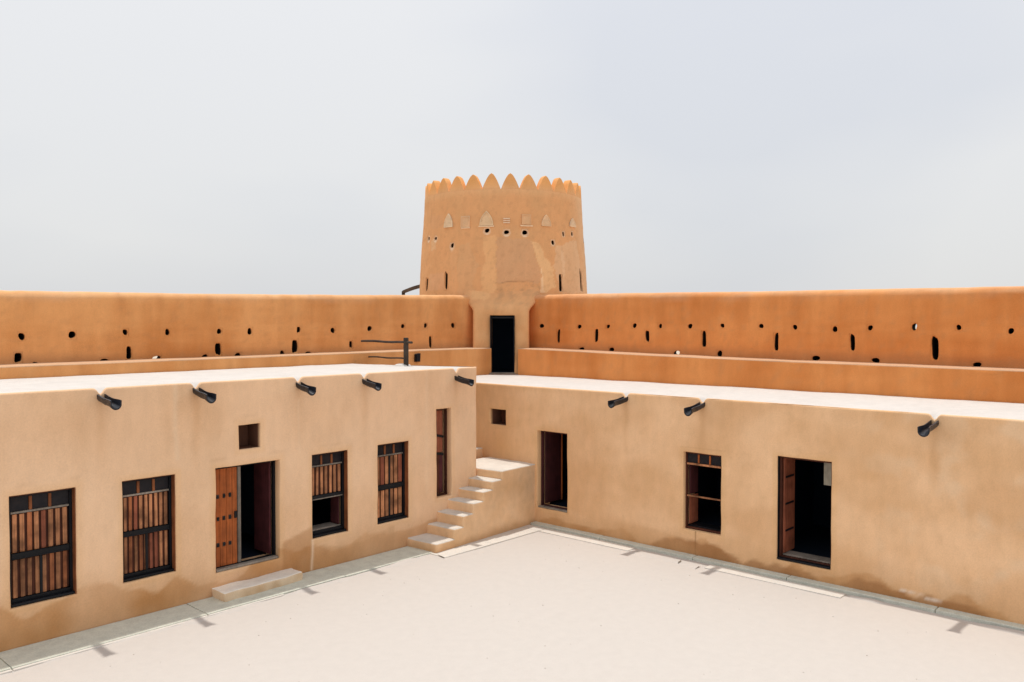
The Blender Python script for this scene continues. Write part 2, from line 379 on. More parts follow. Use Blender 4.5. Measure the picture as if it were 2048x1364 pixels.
def paintR(u, z):
    n = fr(u, z, .45, 21); n2 = fr(u*.7, z*1.4, .8, 26); n3 = fr(u, z, 2.4, 24)
    c = mixc(TAN_R, (.70, .41, .20), .30+.5*n+.25*n2+.07*n3)
    c = mixc(c, (.83, .60, .39), .5*sm(-.05, .5, fr(u, z, 1.2, 31))*(1-sm(4, 7.5, u)))
    c = mixc(c, (.70, .40, .185), .55*sm(14.8, 16.4, u))
    c = frame_tint(u, z, R_OPEN, c, (.78, .48, .24))
    c = mixc(c, (.66, .38, .18), .38*(1-sm(.1, .85, z)))
    c = base_band(u, z, c, .22, .36, 1.05)
    c = streaks(u, z, R_SP, ZR, c, (.60, .33, .15))
    for (a, b, h) in [(8.75, 11.2, .46), (7.0, 8.8, .26), (5.05, 6.6, .30), (3.7, 5.2, .24)]:
        if a < u < b: c = mixc(c, (.34, .15, .055), .62*(1-sm(0, .08, z-h*math.sin((u-a)/(b-a)*math.pi)**.5*(.8+.5*N3(Vector((u*3, 0, 4)))))))
    c = seam(u, z, 9.96, 0, .63, c, (.28, .13, .05), .010, .7)
    # flaked plaster edge near the ground
    if 4.55 < u < 5.75:
        q = .30-.12*(5.75-u)+.03*N3(Vector((u*7, 0, 0)))
        if u < 5.35: c = mixc(c, (.90, .78, .66), .75*math.exp(-((z-q)/.022)**2))
    for (a, b, zt) in [(6.6, 8.1, 2.80), (9.2, 10.4, 2.62), (13.8, 14.9, 2.74)]:
        if a < u < b: c = mixc(c, (.52, .30, .14), .25*math.exp(-((z-zt-.008*N3(Vector((u*5, 0, 0))))/.018)**2))
    c = mixc(c, (.58, .34, .165), .12*sm(.2, .6, fr(u, z, 4.0, 32)))
    c = mixc(c, (.66, .375, .18), .35*sm(.05, .3, N3(Vector((u*.4, 7.7, z*.9)))))
    return c
def paintO(u, z, col, seed):
    n = fr(u, z, .35, seed); n2 = fr(u*2.2, z*.35, .8, seed+3); n3 = fr(u*.5, z*2.5, 1.3, seed+7)
    c = mixc(col, tuple(a*b for a, b in zip(col, (.80, .68, .56))), .36+.62*n+.38*n2+.26*n3)
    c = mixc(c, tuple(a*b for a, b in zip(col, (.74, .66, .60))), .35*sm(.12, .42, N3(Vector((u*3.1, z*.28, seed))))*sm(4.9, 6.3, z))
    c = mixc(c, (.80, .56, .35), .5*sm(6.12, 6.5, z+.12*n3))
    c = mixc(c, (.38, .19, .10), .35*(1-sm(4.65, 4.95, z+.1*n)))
    c = mixc(c, (.50, .25, .11), .22*sm(.28, .5, fr(u, z, 4.5, seed+9)))
    return c

# ---------------------------------------------------------------- openings: windows and doors
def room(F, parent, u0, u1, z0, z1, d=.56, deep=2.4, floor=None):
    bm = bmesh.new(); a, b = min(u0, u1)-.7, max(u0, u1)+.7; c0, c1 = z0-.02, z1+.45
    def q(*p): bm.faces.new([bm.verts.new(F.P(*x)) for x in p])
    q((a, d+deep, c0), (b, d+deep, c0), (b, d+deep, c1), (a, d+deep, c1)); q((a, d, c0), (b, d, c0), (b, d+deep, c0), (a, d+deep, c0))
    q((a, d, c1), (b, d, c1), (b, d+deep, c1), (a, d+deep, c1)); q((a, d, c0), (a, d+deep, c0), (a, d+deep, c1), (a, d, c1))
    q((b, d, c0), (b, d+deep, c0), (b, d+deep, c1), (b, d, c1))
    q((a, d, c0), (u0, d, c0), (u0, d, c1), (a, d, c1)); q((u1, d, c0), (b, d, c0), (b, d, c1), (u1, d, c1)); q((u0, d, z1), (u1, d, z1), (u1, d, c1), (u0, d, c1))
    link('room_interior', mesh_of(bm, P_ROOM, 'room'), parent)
def multi_box(F, items, mat):
    bm = bmesh.new()
    for (u0, u1, d0, d1, z0, z1) in items:
        r = bmesh.ops.create_cube(bm, size=1); sx, sy = F.size(u1-u0, d1-d0); c = F.P((u0+u1)/2, (d0+d1)/2, (z0+z1)/2)
        for v in r['verts']: v.co = Vector((v.co.x*sx, v.co.y*sy, v.co.z*(z1-z0)))+c
    bmesh.ops.bevel(bm, geom=bm.edges[:], offset=.004, segments=1, affect='EDGES')
    return bm
def framed(F, name, parent, u0, u1, z0, z1, d0, w, mat, wb=None, dep=.07, label=None):
    wb = w if wb is None else wb
    items = [(u0, u0+w, d0, d0+dep, z0, z1), (u1-w, u1, d0, d0+dep, z0, z1), (u0+w, u1-w, d0, d0+dep, z1-w, z1)]
    if wb: items.append((u0+w, u1-w, d0, d0+dep, z0, z0+wb))
    bm = multi_box(F, items, mat); org = F.P((u0+u1)/2, d0, z0)
    bmesh.ops.translate(bm, vec=-org, verts=bm.verts)
    return link(name, mesh_of(bm, mat, name), parent, org, label=label)
def lining(F, parent, u0, u1, z0, z1, d0, d1, mat, side, t=.012):
    """board lining of the far jamb"""
    if side > 0: F.box('jamb_board', parent, u1-t, u1+.002, d0, d1, z0, z1, mat)
    else: F.box('jamb_board', parent, u0-.002, u0+t, d0, d1, z0, z1, mat)
def planks(F, par, u0, u1, z0, z1, d, n, gap, mat, tk=.018, seed=0, jit=.25, skip=()):
    rr = random.Random(seed); w = (u1-u0)/n
    for i in range(n):
        if i in skip: continue
        ww = w*(1-gap)*(1-jit*.5*rr.random()); c = u0+w*(i+.5)+w*gap*.3*(rr.random()-.5)
        F.box('plank', par, c-ww/2, c+ww/2, d+rr.uniform(-.006, .004), d+tk, z0, z1-rr.uniform(0, .012), (mat if rr.random() < .68 else rr.choice((W_TAN2, W_TAN2, W_RED))), .003, tilt=rr.uniform(-.006, .006))
def window(F, parent, op, side, zrail, zmid, nup, nlow, seed, lower_open=False, mid_gap=False, mull=2, gapU=.34, label=None, matp=None):
    u0, u1, z0, z1 = op; e = .004; u0 += e; u1 -= e; z0 += e; z1 -= e; d = .15; matp = matp or W_TAN
    w = framed(F, 'window', parent, u0, u1, z0, z1, d, .055, W_BLACK, .11, .08, label)
    lining(F, w, u0, u1, z0, z1, .02, d-.004, W_BROWN, side)
    F.box('head_board', w, u0+.02, u1-.02, .03, d-.004, z1-.014, z1, W_DARKRED)
    F.box('sill', w, u0+.01, u1-.014, .045, d-.004, z0+.002, z0+.05, W_BLACK, .012)
    a, b = u0+.058, u1-.058
    F.box('rail', w, a, b, d+.006, d+.06, zrail, zrail+.035, W_GREY)
    F.box('mid_rail', w, a, b, d-.01, d+.05, zmid[0], zmid[1], W_BLACK, .008)
    F.box('mid_rail_cap', w, a, b, d-.016, d+.03, zmid[0]+.004, zmid[0]+.028, W_GREY if lower_open else W_BLACK)
    for k in range(mull):
        c = a+(b-a)*(k+1)/(mull+1); F.box('mullion', w, c-.024, c+.024, d+.01, d+.06, zrail+.038, z1-.058, W_BROWN)
    for k in range(mull+1):
        F.box('pane', w, a+(b-a)*k/(mull+1)+.0265*(k > 0), a+(b-a)*(k+1)/(mull+1)-.0265*(k < mull), d+.035, d+.041, zrail+.038, z1-.058, GLASS, 0)
    F.box('backing_board', w, a, b, d+.055, d+.07, zmid[1]+.002, zrail-.002, W_DARKRED)
    planks(F, w, a+.005, b-.005, zmid[1]+.004, zrail-.008, d+.028, nup, gapU, matp, seed=seed)
    if not lower_open:
        F.box('backing_board', w, a, b, d+.055, d+.07, z0+.114, zmid[0]-.002, W_DARKRED)
        planks(F, w, a+.005, b-.005, z0+.118, zmid[0]-.006, d+.028, nlow, gapU+.04, matp, seed=seed+5)
        F.box('meeting_stile', w, (a+b)/2-.022, (a+b)/2+.022, d+.004, d+.046, z0+.114, (zrail-.004 if mid_gap else zmid[0]-.004), W_BLACK)
    return w

# ---------------------------------------------------------------- left range
FL = Face('L', YL)
left = thing('courtyard_building', (9, YL, 0), 'tan plastered range on the left with four barred windows and a studded plank door', 'building', 'ranges round the courtyard')
LEND = [(LX0, YL), (15.94, YL), (15.05, 17.9), (14.72, YB)]
def dipz(u, sps, back=0): return sum(.115*math.exp(-((u-s)/.062)**2) for s in sps if abs(u-s) < .5)
RT = .04
dE = (Vector(LEND[2])-Vector(LEND[1])).normalized(); E0 = Vector(LEND[1])
ANG = math.acos(max(-1, min(1, dE.dot(Vector((1, 0))))))  # turn of the end corner
RC = .10; TL = RC*math.tan(ANG/2) if ANG < 2.9 else .2
def lpath(u):
    """plan position and outward normal along the facade, round the corner, along the end wall"""
    ua = 15.94-TL
    if u <= ua: return Vector((u, YL)), Vector((0, -1))
    arc = RC*ANG
    if u <= ua+arc:
        t = (u-ua)/RC; c = Vector((ua, YL+RC)); return c+Vector((math.sin(t), -math.cos(t)))*RC, Vector((math.sin(t), -math.cos(t)))
    s = u-ua-arc; n = Vector((math.sin(ANG), -math.cos(ANG)))
    return E0+dE*(TL+s), n
LU1 = 15.94-TL+RC*ANG+2.2
def wallz(v, ztop):
    """v = arc length up the face, over a rounded top edge"""
    zf = ztop-RT
    if v <= zf: return v, 0
    t = (v-zf)/RT
    return zf+RT*math.sin(t), RT*(1-math.cos(t))
def fnL(u, v, d):
    p, n = lpath(u); z, o = wallz(v, ZL)
    z -= dipz(u, L_SP)*sm(ZL-.35, ZL-.05, z)*(1 if u < 15.9 else 0)
    b = .018*fr(u, v, .5, 40)+.006*N3(Vector((u*2.5, v*2.5, 7)))+ .05*sm(.5, 0, v)*-1
    q = p-n*(d+o)+n*b*(-1 if 0 else 1)*(1 if d < .2 else 0)
    if v < .5: q = q+n*.0
    return Vector((q.x, q.y, z))
L_HOLES = [(*o, .56, False) for o in L_OPEN[:6]]+[(*L_OPEN[6], .50, True)]
eu, ev = hole_lines(L_HOLES)
for s in L_SP: eu += [s-.16, s-.11, s-.07, s-.035, s, s+.035, s+.07, s+.11, s+.16]
eu += [15.94-TL+RC*ANG*k/6 for k in range(7)]
ev += [ZL-RT, ZL-RT+.02, ZL-RT+.04, ZL-RT+.055]
us = lines(LX0, 3.5, .2)[:-1]+lines(3.5, LU1, .06, eu); vs = lines(0, ZL-RT+RT*math.pi/2, .06, ev)
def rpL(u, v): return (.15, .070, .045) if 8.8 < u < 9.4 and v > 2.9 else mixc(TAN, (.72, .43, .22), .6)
link('wall', sheet(fnL, us, vs, L_HOLES, paintL, P_TINT, rpaint=rpL), left)
# roof sheet
def lend_x(y):
    for (x0, y0), (x1, y1) in ((LEND[1], LEND[2]), (LEND[2], LEND[3])):
        if y <= y1: return x0+(x1-x0)*(y-y0)/(y1-y0)
    return LEND[3][0]
def roof_sheet(us, ds, P, sps, ztop, seed):
    bm = bmesh.new(); cl = bm.verts.layers.float_color.new('tint'); G = []
    for u in us:
        r = []
        for d in ds:
            z = ztop+.012*fr(u, d, .5, seed)-.008
            z -= sum(.118*math.exp(-((u-s)/(.062+.12*min(d, 1)))**2) for s in sps if abs(u-s) < .8)*(1-sm(.05, .75, d))
            if d < .12: z = min(z, ztop-dipz(u, sps)*1.0)
            v = bm.verts.new(P(u, d, z)); f = .97+.05*fr(u, d*1.5, 1.2, seed+2)
            v[cl] = (*[a*f for a in ROOFC], 1); r.append(v)
        G.append(r)
    for i in range(len(us)-1):
        for j in range(len(ds)-1): bm.faces.new([G[i][j], G[i+1][j], G[i+1][j+1], G[i][j+1]])
    return mesh_of(bm, P_TINT, 'roof')
ds = [RT, RT+.03, .13, .2, .3, .42, .6, .8]+[.8+.4*i for i in range(1, 9)]; ds = [d for d in ds if d < YB-YL]+[YB-YL+.01]
eu2 = []
for s in L_SP: eu2 += [s-.3, s-.2, s-.14, s-.09, s-.045, s, s+.045, s+.09, s+.14, s+.2, s+.3]
ur = lines(LX0, 15.94, .2, eu2)
def PLr(u, d, z):
    y = YL+d; k = (lend_x(y)-.08*0)/15.94
    x = u if u < 12.6 else 12.6+(u-12.6)*(lend_x(y)-12.6)/(15.94-12.6)
    return Vector((x, y, z))
link('roof', roof_sheet(ur, ds, PLr, L_SP, ZL, 50), left)
window(FL, left, L_OPEN[0], 1, 2.31, (1.52, 1.63), 8, 8, 11)
window(FL, left, L_OPEN[1], 1, 2.31, (1.55, 1.65), 9, 9, 22)
w3 = window(FL, left, L_OPEN[3], 1, 2.33, (1.58, 1.68), 7, 0, 33, lower_open=True, gapU=.42)
window(FL, left, L_OPEN[4], 1, 2.34, (1.52, 1.64), 6, 6, 44, mid_gap=True, gapU=.2)
# shutter leaf folded inside the half-open window, deep sill
FL.box('shutter_leaf', w3, 11.50, 11.53, .24, .54, .90, 1.57, W_MAROON)
FL.box('inner_sill', w3, 10.66, 11.60, .24, .60, .86, .89, W_GREY)
room(FL, left, 10.645, 11.615, .75, 2.64)
# main door: closed studded leaf, open leaf, threshold
o = L_OPEN[2]
dr = framed(FL, 'door', left, o[0]+.004, o[1]-.004, o[2]+.01, o[3]-.004, .17, .045, W_BLACK, .05, .09, label='wide plank door, its left leaf shut and its right leaf open')
FL.box('threshold', dr, o[0]+.02, o[1]-.02, .03, .165, o[2]+.004, o[2]+.055, W_GREY, .012)
for k, (a, b) in enumerate([(8.39, 8.52), (8.525, 8.665), (8.67, 8.80), (8.805, 8.905)]):
    FL.box('plank', dr, a, b, .19, .235, o[2]+.065, o[3]-.055, W_ORANGE, .004)
FL.box('centre_stile', dr, 8.915, 8.985, .165, .25, o[2]+.065, o[3]-.052, W_GREY, .006)
sp = Vector(FL.P(0, .18, 0))
def stud_mesh():
    bm = bmesh.new(); bmesh.ops.create_uvsphere(bm, u_segments=10, v_segments=5, radius=.028, matrix=Matrix.Diagonal((1, .5, 1.15, 1)))
    return mesh_of(bm, W_BLACK, 'stud')
SM = stud_mesh()
for z in (2.02, 1.56, 1.02):
    for x in (8.475, 8.61, 8.745):
        FL.box('stud_plate', dr, x-.03+random.uniform(-.006, .006), x+.03, .182, .1885, z-.045, z+.035+random.uniform(0, .02), W_POST, .003)
        link('stud', SM, dr, (x+random.uniform(-.01, .01), YL+.180, z+random.uniform(-.01, .01)))
FL.box('latch', dr, 8.84, 8.90, .165, .19, 1.52, 1.66, W_BLACK)
FL.box('open_leaf', dr, 9.715, 9.755, .27, .90, o[2]+.06, o[3]-.06, W_MAROON, .006)
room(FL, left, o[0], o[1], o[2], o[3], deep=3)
# tall slit opening beside the stairs
o = L_OPEN[5]
sd = framed(FL, 'slit_door', left, o[0]+.004, o[1]-.004, o[2]+.01, o[3]-.004, .16, .045, W_DARKRED, .04, .07, label='very tall narrow opening with a dark red leaf, above the steps')
FL.box('plank', sd, 14.50, 14.655, .20, .225, 2.22, 3.31, W_RED, .004)
FL.box('plank', sd, 14.66, 14.78, .20, .225, 2.22, 3.31, W_RED, .004)
FL.box('plank', sd, 14.50, 14.655, .20, .225, 1.16, 2.18, W_DARKRED, .004)  # lower planks in darker woods: shading at the leaf's foot put into colour
FL.box('plank', sd, 14.66, 14.78, .20, .225, 1.16, 2.18, W_MAROON, .004)
FL.box('strap_hinge', sd, 14.49, 14.80, .175, .195, 2.62, 2.68, W_BLACK, .004, tilt=.22)
FL.box('strap_hinge', sd, 14.49, 14.80, .175, .195, 2.15, 2.21, W_BLACK, .004, tilt=.15)
room(FL, left, o[0], o[1], o[2], o[3], deep=1.2)

# ---------------------------------------------------------------- right range
FR = Face('R', XR)
right = thing('courtyard_building', (XR, 8, 0), 'tan plastered range on the right with one open window and two dark doorways', 'building', 'ranges round the courtyard')
def fnR(u, v, d):
    z, o = wallz(v, ZR)
    z -= dipz(u, R_SP)*sm(ZR-.35, ZR-.05, z)
    b = .018*fr(u, v, .5, 60)+.006*N3(Vector((u*2.5, v*2.5, 17)))+.035*math.sin(max(0, min(1, (u-3)/12))*math.pi)*-1
    return Vector((XR+d+o-(b if d < .2 else 0), u, z))
R_HOLES = [(*R_OPEN[0], .50, True)]+[(*o, .56, False) for o in R_OPEN[1:]]
eu, ev = hole_lines(R_HOLES)
for s in R_SP: eu += [s-.16, s-.11, s-.07, s-.035, s, s+.035, s+.07, s+.11, s+.16]
ev += [ZR-RT, ZR-RT+.02, ZR-RT+.04, ZR-RT+.055]
us = lines(RY0, 2.5, .2)[:-1]+lines(2.5, YB, .06, eu); vs = lines(0, ZR-RT+RT*math.pi/2, .06, ev)
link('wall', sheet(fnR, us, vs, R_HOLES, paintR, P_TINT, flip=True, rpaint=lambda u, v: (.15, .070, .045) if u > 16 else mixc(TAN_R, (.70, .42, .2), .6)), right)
ds = [RT, RT+.03, .13, .2, .3, .42, .6, .8, 1.2, 1.7, 2.2, 2.8, 3.3, XB-XR+.01]
eu2 = []
for s in R_SP: eu2 += [s-.3, s-.2, s-.14, s-.09, s-.045, s, s+.045, s+.09, s+.14, s+.2, s+.3]
link('roof', roof_sheet(lines(RY0, YB, .2, eu2), ds, lambda u, d, z: Vector((XR+d, u, z)), R_SP, ZR, 70), right)
# window of the right range
o = R_OPEN[2]; d = .13
wr = framed(FR, 'window', right, o[0]+.004, o[1]-.004, o[2]+.004, o[3]-.004, d, .035, W_DARKRED, .05, .07, label='open window with three small panes above one cross bar')
FR.box('rail', wr, o[0]+.045, o[1]-.045, d-.012, d+.05, 2.19, 2.235, W_TAN)
FR.box('cross_bar', wr, o[0]+.045, o[1]-.045, d-.012, d+.03, 1.425, 1.46, W_TAN)
for k in (1, 2):
    c = o[0]+.045+(.90)*k/3; FR.box('mullion', wr, c-.02, c+.02, d+.008, d+.05, 2.238, o[3]-.047, W_ORANGE)
for k in range(3):
    FR.box('pane', wr, o[0]+.045+.9*k/3+.022*(k > 0), o[0]+.045+.9*(k+1)/3-.022*(k < 2), d+.03, d+.036, 2.238, o[3]-.047, GLASS, 0)
FR.box('shutter_leaf', wr, 10.215, 10.245, d+.09, .60, 1.46, 2.18, W_MAROON)
FR.box('shutter_leaf', wr, 10.215, 10.245, d+.09, .60, .74, 1.42, W_RED)
FR.box('inner_sill', wr, o[0]+.02, o[1]-.02, d+.075, .58, .69, .72, W_BLACK)
room(FR, right, o[0], o[1], o[2], o[3])
# near doorway
o = R_OPEN[3]
d2 = framed(FR, 'door', right, o[0]+.004, o[1]-.004, o[2]+.01, o[3]-.004, .16, .045, W_DARKRED, .05, .09, label='black open doorway with a red leaf swung inward')
FR.box('threshold', d2, o[0]+.01, o[1]-.01, .02, .155, o[2]+.004, o[2]+.045, W_BLACK, .012)
FR.box('inner_sill', d2, o[0]+.01, o[1]-.01, .255, .60, o[2]+.05, o[2]+.09, W_GREY, .012)
FR.box('jamb_board', d2, o[1]-.012, o[1]+.001, .07, .156, o[2], o[3], W_BLACK)
lf = FR.box('open_leaf', d2, 7.86, 7.90, .26, .80, o[2]+.10, o[3]-.06, W_RED, .006)
for z in (2.15, 1.55, .95): FR.box('strap_hinge', d2, 7.848, 7.86, .30, .72, z-.02, z+.025, W_BLACK, .003)
FR.box('hanging_board', d2, 6.765, 6.99, .262, .275, 2.10, 2.59, W_BOARD, .003, label='small blank grey board hanging in the top right of the doorway')
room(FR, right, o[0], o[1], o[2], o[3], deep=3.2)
# far doorway next to the stairs
o = R_OPEN[1]
d3 = framed(FR, 'door', right, o[0]+.004, o[1]-.004, o[2]+.01, o[3]-.004, .16, .045, W_MAROON, .05, .09, label='narrow doorway with a maroon leaf half open, beside the stairs')
FR.box('threshold', d3, o[0]+.01, o[1]-.01, .02, .155, o[2]+.004, o[2]+.045, W_GREY, .012)
FR.box('open_leaf', d3, 14.80, 14.835, .27, .95, o[2]+.08, o[3]-.06, W_MAROON, .006)
FR.box('edge_stile', d3, 14.77, 14.84, .955, .99, o[2]+.08, o[3]-.06, W_ORANGE, .004)
room(FR, right, o[0], o[1], o[2], o[3], deep=2.6)

# ---------------------------------------------------------------- water spouts
def spout_mesh(Lg, drop, flare):
    """open half-round channel on a short block, lip flared; built along +X"""
    bm = bmesh.new(); n = 12; m = 12; r0 = .078; t = .022; rings = []
    for i in range(n+1):
        s = i/n; r = r0*(1+flare*sm(.72, 1, s)+.10*(1-sm(0, .18, s))); x = -.16+s*(Lg+.16); z = -drop*s+.006*math.sin(s*9)
        y0 = .006*math.sin(s*5+1); r_ = []
        for j in range(m+1):
            a = math.pi+math.pi*j/m; up = .055*(1+flare*.6*sm(.72, 1, s)) if j in (0, m) else 0
            r_.append(bm.verts.new((x, y0+r*math.cos(a), z+r*1.05*math.sin(a)+.02+up)))
        for j in range(m, -1, -1):
            a = math.pi+math.pi*j/m; up = .055*(1+flare*.6*sm(.72, 1, s)) if j in (0, m) else 0
            r_.append(bm.verts.new((x, y0+(r-t)*math.cos(a), z+(r-t)*1.05*math.sin(a)+.024+up)))
        rings.append(r_)
    k = len(rings[0])
    for i in range(n):
        for j in range(k): bm.faces.new([rings[i][j], rings[i][(j+1) % k], rings[i+1][(j+1) % k], rings[i+1][j]])
    for r_ in (rings[0], rings[-1]):
        for j in range(m): bm.faces.new([r_[j], r_[j+1], r_[k-2-j], r_[k-1-j]])
    bmesh.ops.recalc_face_normals(bm, faces=bm.faces)
    return mesh_of(bm, W_SPOUT, 'spout', 50)
for i, (u, Lg, dp, z) in enumerate([(6.119, .66, .10, 4.23), (7.934, .62, .13, 4.25), (10.291, .52, .13, 4.24), (12.093, .52, .13, 4.225), (15.096, .56, .12, 4.15), (3.7, .6, .1, 4.23), (1.2, .6, .1, 4.23)]):
    link('water_spout', spout_mesh(Lg, dp, (.28, .34, .34, .25, .2, .3, .3)[i]), left, (u, YL, z), (0, 0, -math.pi/2))
for i, (u, Lg, dp, z) in enumerate([(11.967, .60, .10, 3.66), (9.80, .62, .13, 3.66), (4.739, .66, .10, 3.63), (1.0, .6, .1, 3.65), (-2.2, .6, .1, 3.65)]):
    link('water_spout', spout_mesh(Lg, dp, (.3, .35, .4, .3, .3)[i]), right, (XR, u, z), (0, 0, math.pi))

# ---------------------------------------------------------------- outer walls with wall walk
RO = .19; TH = .75
def loophole(w, h, P, through=False, aim=(0, 0), rnd=2.6, dep=.42, seed=0):
    """plaster collar from the square cut to an uneven rounded mouth, then a dark tube into the wall. P(a,b,d): offsets from centre"""
    bm = bmesh.new(); cl = bm.verts.layers.float_color.new('tint'); n = 20; rr = random.Random(seed); ph = rr.uniform(0, 6)
    W2, H2 = w*.5+.045, h*.5+.045; A = []
    for k in range(n):
        t = 2*math.pi*k/n; c, s = math.cos(t), math.sin(t)
        q = 1/max(abs(c)/W2, abs(s)/H2) if max(abs(c), abs(s)) else 0
        e = (abs(c)**rnd+abs(s)**rnd)**(-1/rnd); j = 1+.09*math.sin(2*t+ph)+.05*math.sin(3*t+ph*2)
        A.append(((c*q, s*q), (c*e*w*.5*j, s*e*h*.5*j)))
    def ring(f, d, c, lean=0):
        out = []
        for a in A:
            x, y = f(a); v = bm.verts.new(P(x+aim[0]*lean, y+aim[1]*lean, d)); v[cl] = (*c, 1); out.append(v)
        return out
    pl = LHC[0]
    r0 = ring(lambda a: a[0], .007, pl); r1 = ring(lambda a: tuple(x*1.12 for x in a[1]), .003, pl); r2 = ring(lambda a: a[1], .02, tuple(x*.9 for x in pl)); r3 = ring(lambda a: tuple(x*.97 for x in a[1]), .05, (.05, .025, .015), .05)  # tint darkens inward: the hole's shade is painted into the mouth
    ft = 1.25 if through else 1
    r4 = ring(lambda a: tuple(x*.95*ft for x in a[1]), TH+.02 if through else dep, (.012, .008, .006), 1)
    rs = [r0, r1, r2, r3, r4]
    for a in range(4):
        for k in range(n):
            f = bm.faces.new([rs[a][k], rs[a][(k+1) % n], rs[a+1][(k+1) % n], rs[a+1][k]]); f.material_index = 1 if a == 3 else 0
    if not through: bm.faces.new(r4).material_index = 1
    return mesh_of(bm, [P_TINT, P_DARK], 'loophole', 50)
LHC = [None]
SM_L = [(6.47, 5.28, .14, .17), (7.55, 5.31, .16, .18), (8.79, 5.36, .12, .15), (9.86, 5.35, .13, .16), (11.30, 5.36, .13, .16), (12.21, 5.35, .15, .18), (13.79, 5.39, .12, .18), (15.00, 5.36, .15, .18), (16.41, 5.41, .18, .17), (17.77, 5.48, .15, .15), (18.76, 5.50, .14, .17), (20.04, 5.50, .17, .19), (5.3, 5.3, .14, .17), (4.1, 5.3, .14, .17)]
SL_L = [(8.87, 4.84, .14, .31), (11.27, 4.88, .17, .35), (13.66, 4.90, .19, .41), (15.67, 4.92, .11, .22), (18.98, 4.94, .12, .43)]
BS_L = [(6.39, 4.80, .15, .23), (6.75, 4.62, .15, .14), (8.27, 4.66, .19, .12), (9.57, 4.68, .23, .13), (10.88, 4.68, .17, .13), (11.84, 4.67, .21, .17), (13.24, 4.70, .16, .17), (14.11, 4.68, .21, .13)]
SM_R = [(18.95, 5.48, .21, .16), (17.26, 5.46, .17, .15), (16.07, 5.47, .14, .13), (15.03, 5.50, .15, .16), (14.07, 5.49, .13, .14), (13.01, 5.49, .16, .15), (11.92, 5.51, .13, .13), (10.70, 5.50, .14, .14), (9.70, 5.47, .13, .14), (8.59, 5.42, .15, .15), (7.67, 5.46, .13, .14), (6.58, 5.49, .13, .18), (5.56, 5.48, .12, .13), (4.44, 5.40, .12, .15), (3.3, 5.42, .13, .14), (2.1, 5.42, .13, .14)]
SL_R = [(18.18, 5.13, .13, .47), (16.54, 5.17, .14, .48), (14.55, 5.17, .15, .37), (12.53, 5.10, .15, .48), (10.24, 5.05, .13, .50), (8.12, 5.07, .13, .44), (6.09, 4.96, .17, .59), (3.9, 5.0, .14, .5)]
BS_R = [(17.17, 4.69, .23, .14), (15.93, 4.70, .20, .16), (13.48, 4.65, .23, .15), (12.01, 4.67, .18, .18), (9.11, 4.62, .22, .15), (7.52, 4.61, .20, .14), (5.15, 4.57, .19, .14)]
def interp(pts, x):
    if x <= pts[0][0]: return pts[0][1]
    for (a, b), (c, d) in zip(pts, pts[1:]):
        if x <= c: return b+(d-b)*(x-a)/(c-a)
    return pts[-1][1]
def rescale(H, k): return [(round(u*k, 3), round(5.6+(z-5.6)*k, 3), w*k*.92, h*k*.94) for u, z, w, h in H]
KL, KR = YO/21.0, XO/22.4
SM_L, SL_L, BS_L = rescale(SM_L, KL), rescale(SL_L, KL), rescale(BS_L, KL)
SM_R, SL_R, BS_R = rescale(SM_R, KR), rescale(SL_R, KR), rescale(BS_R, KR)
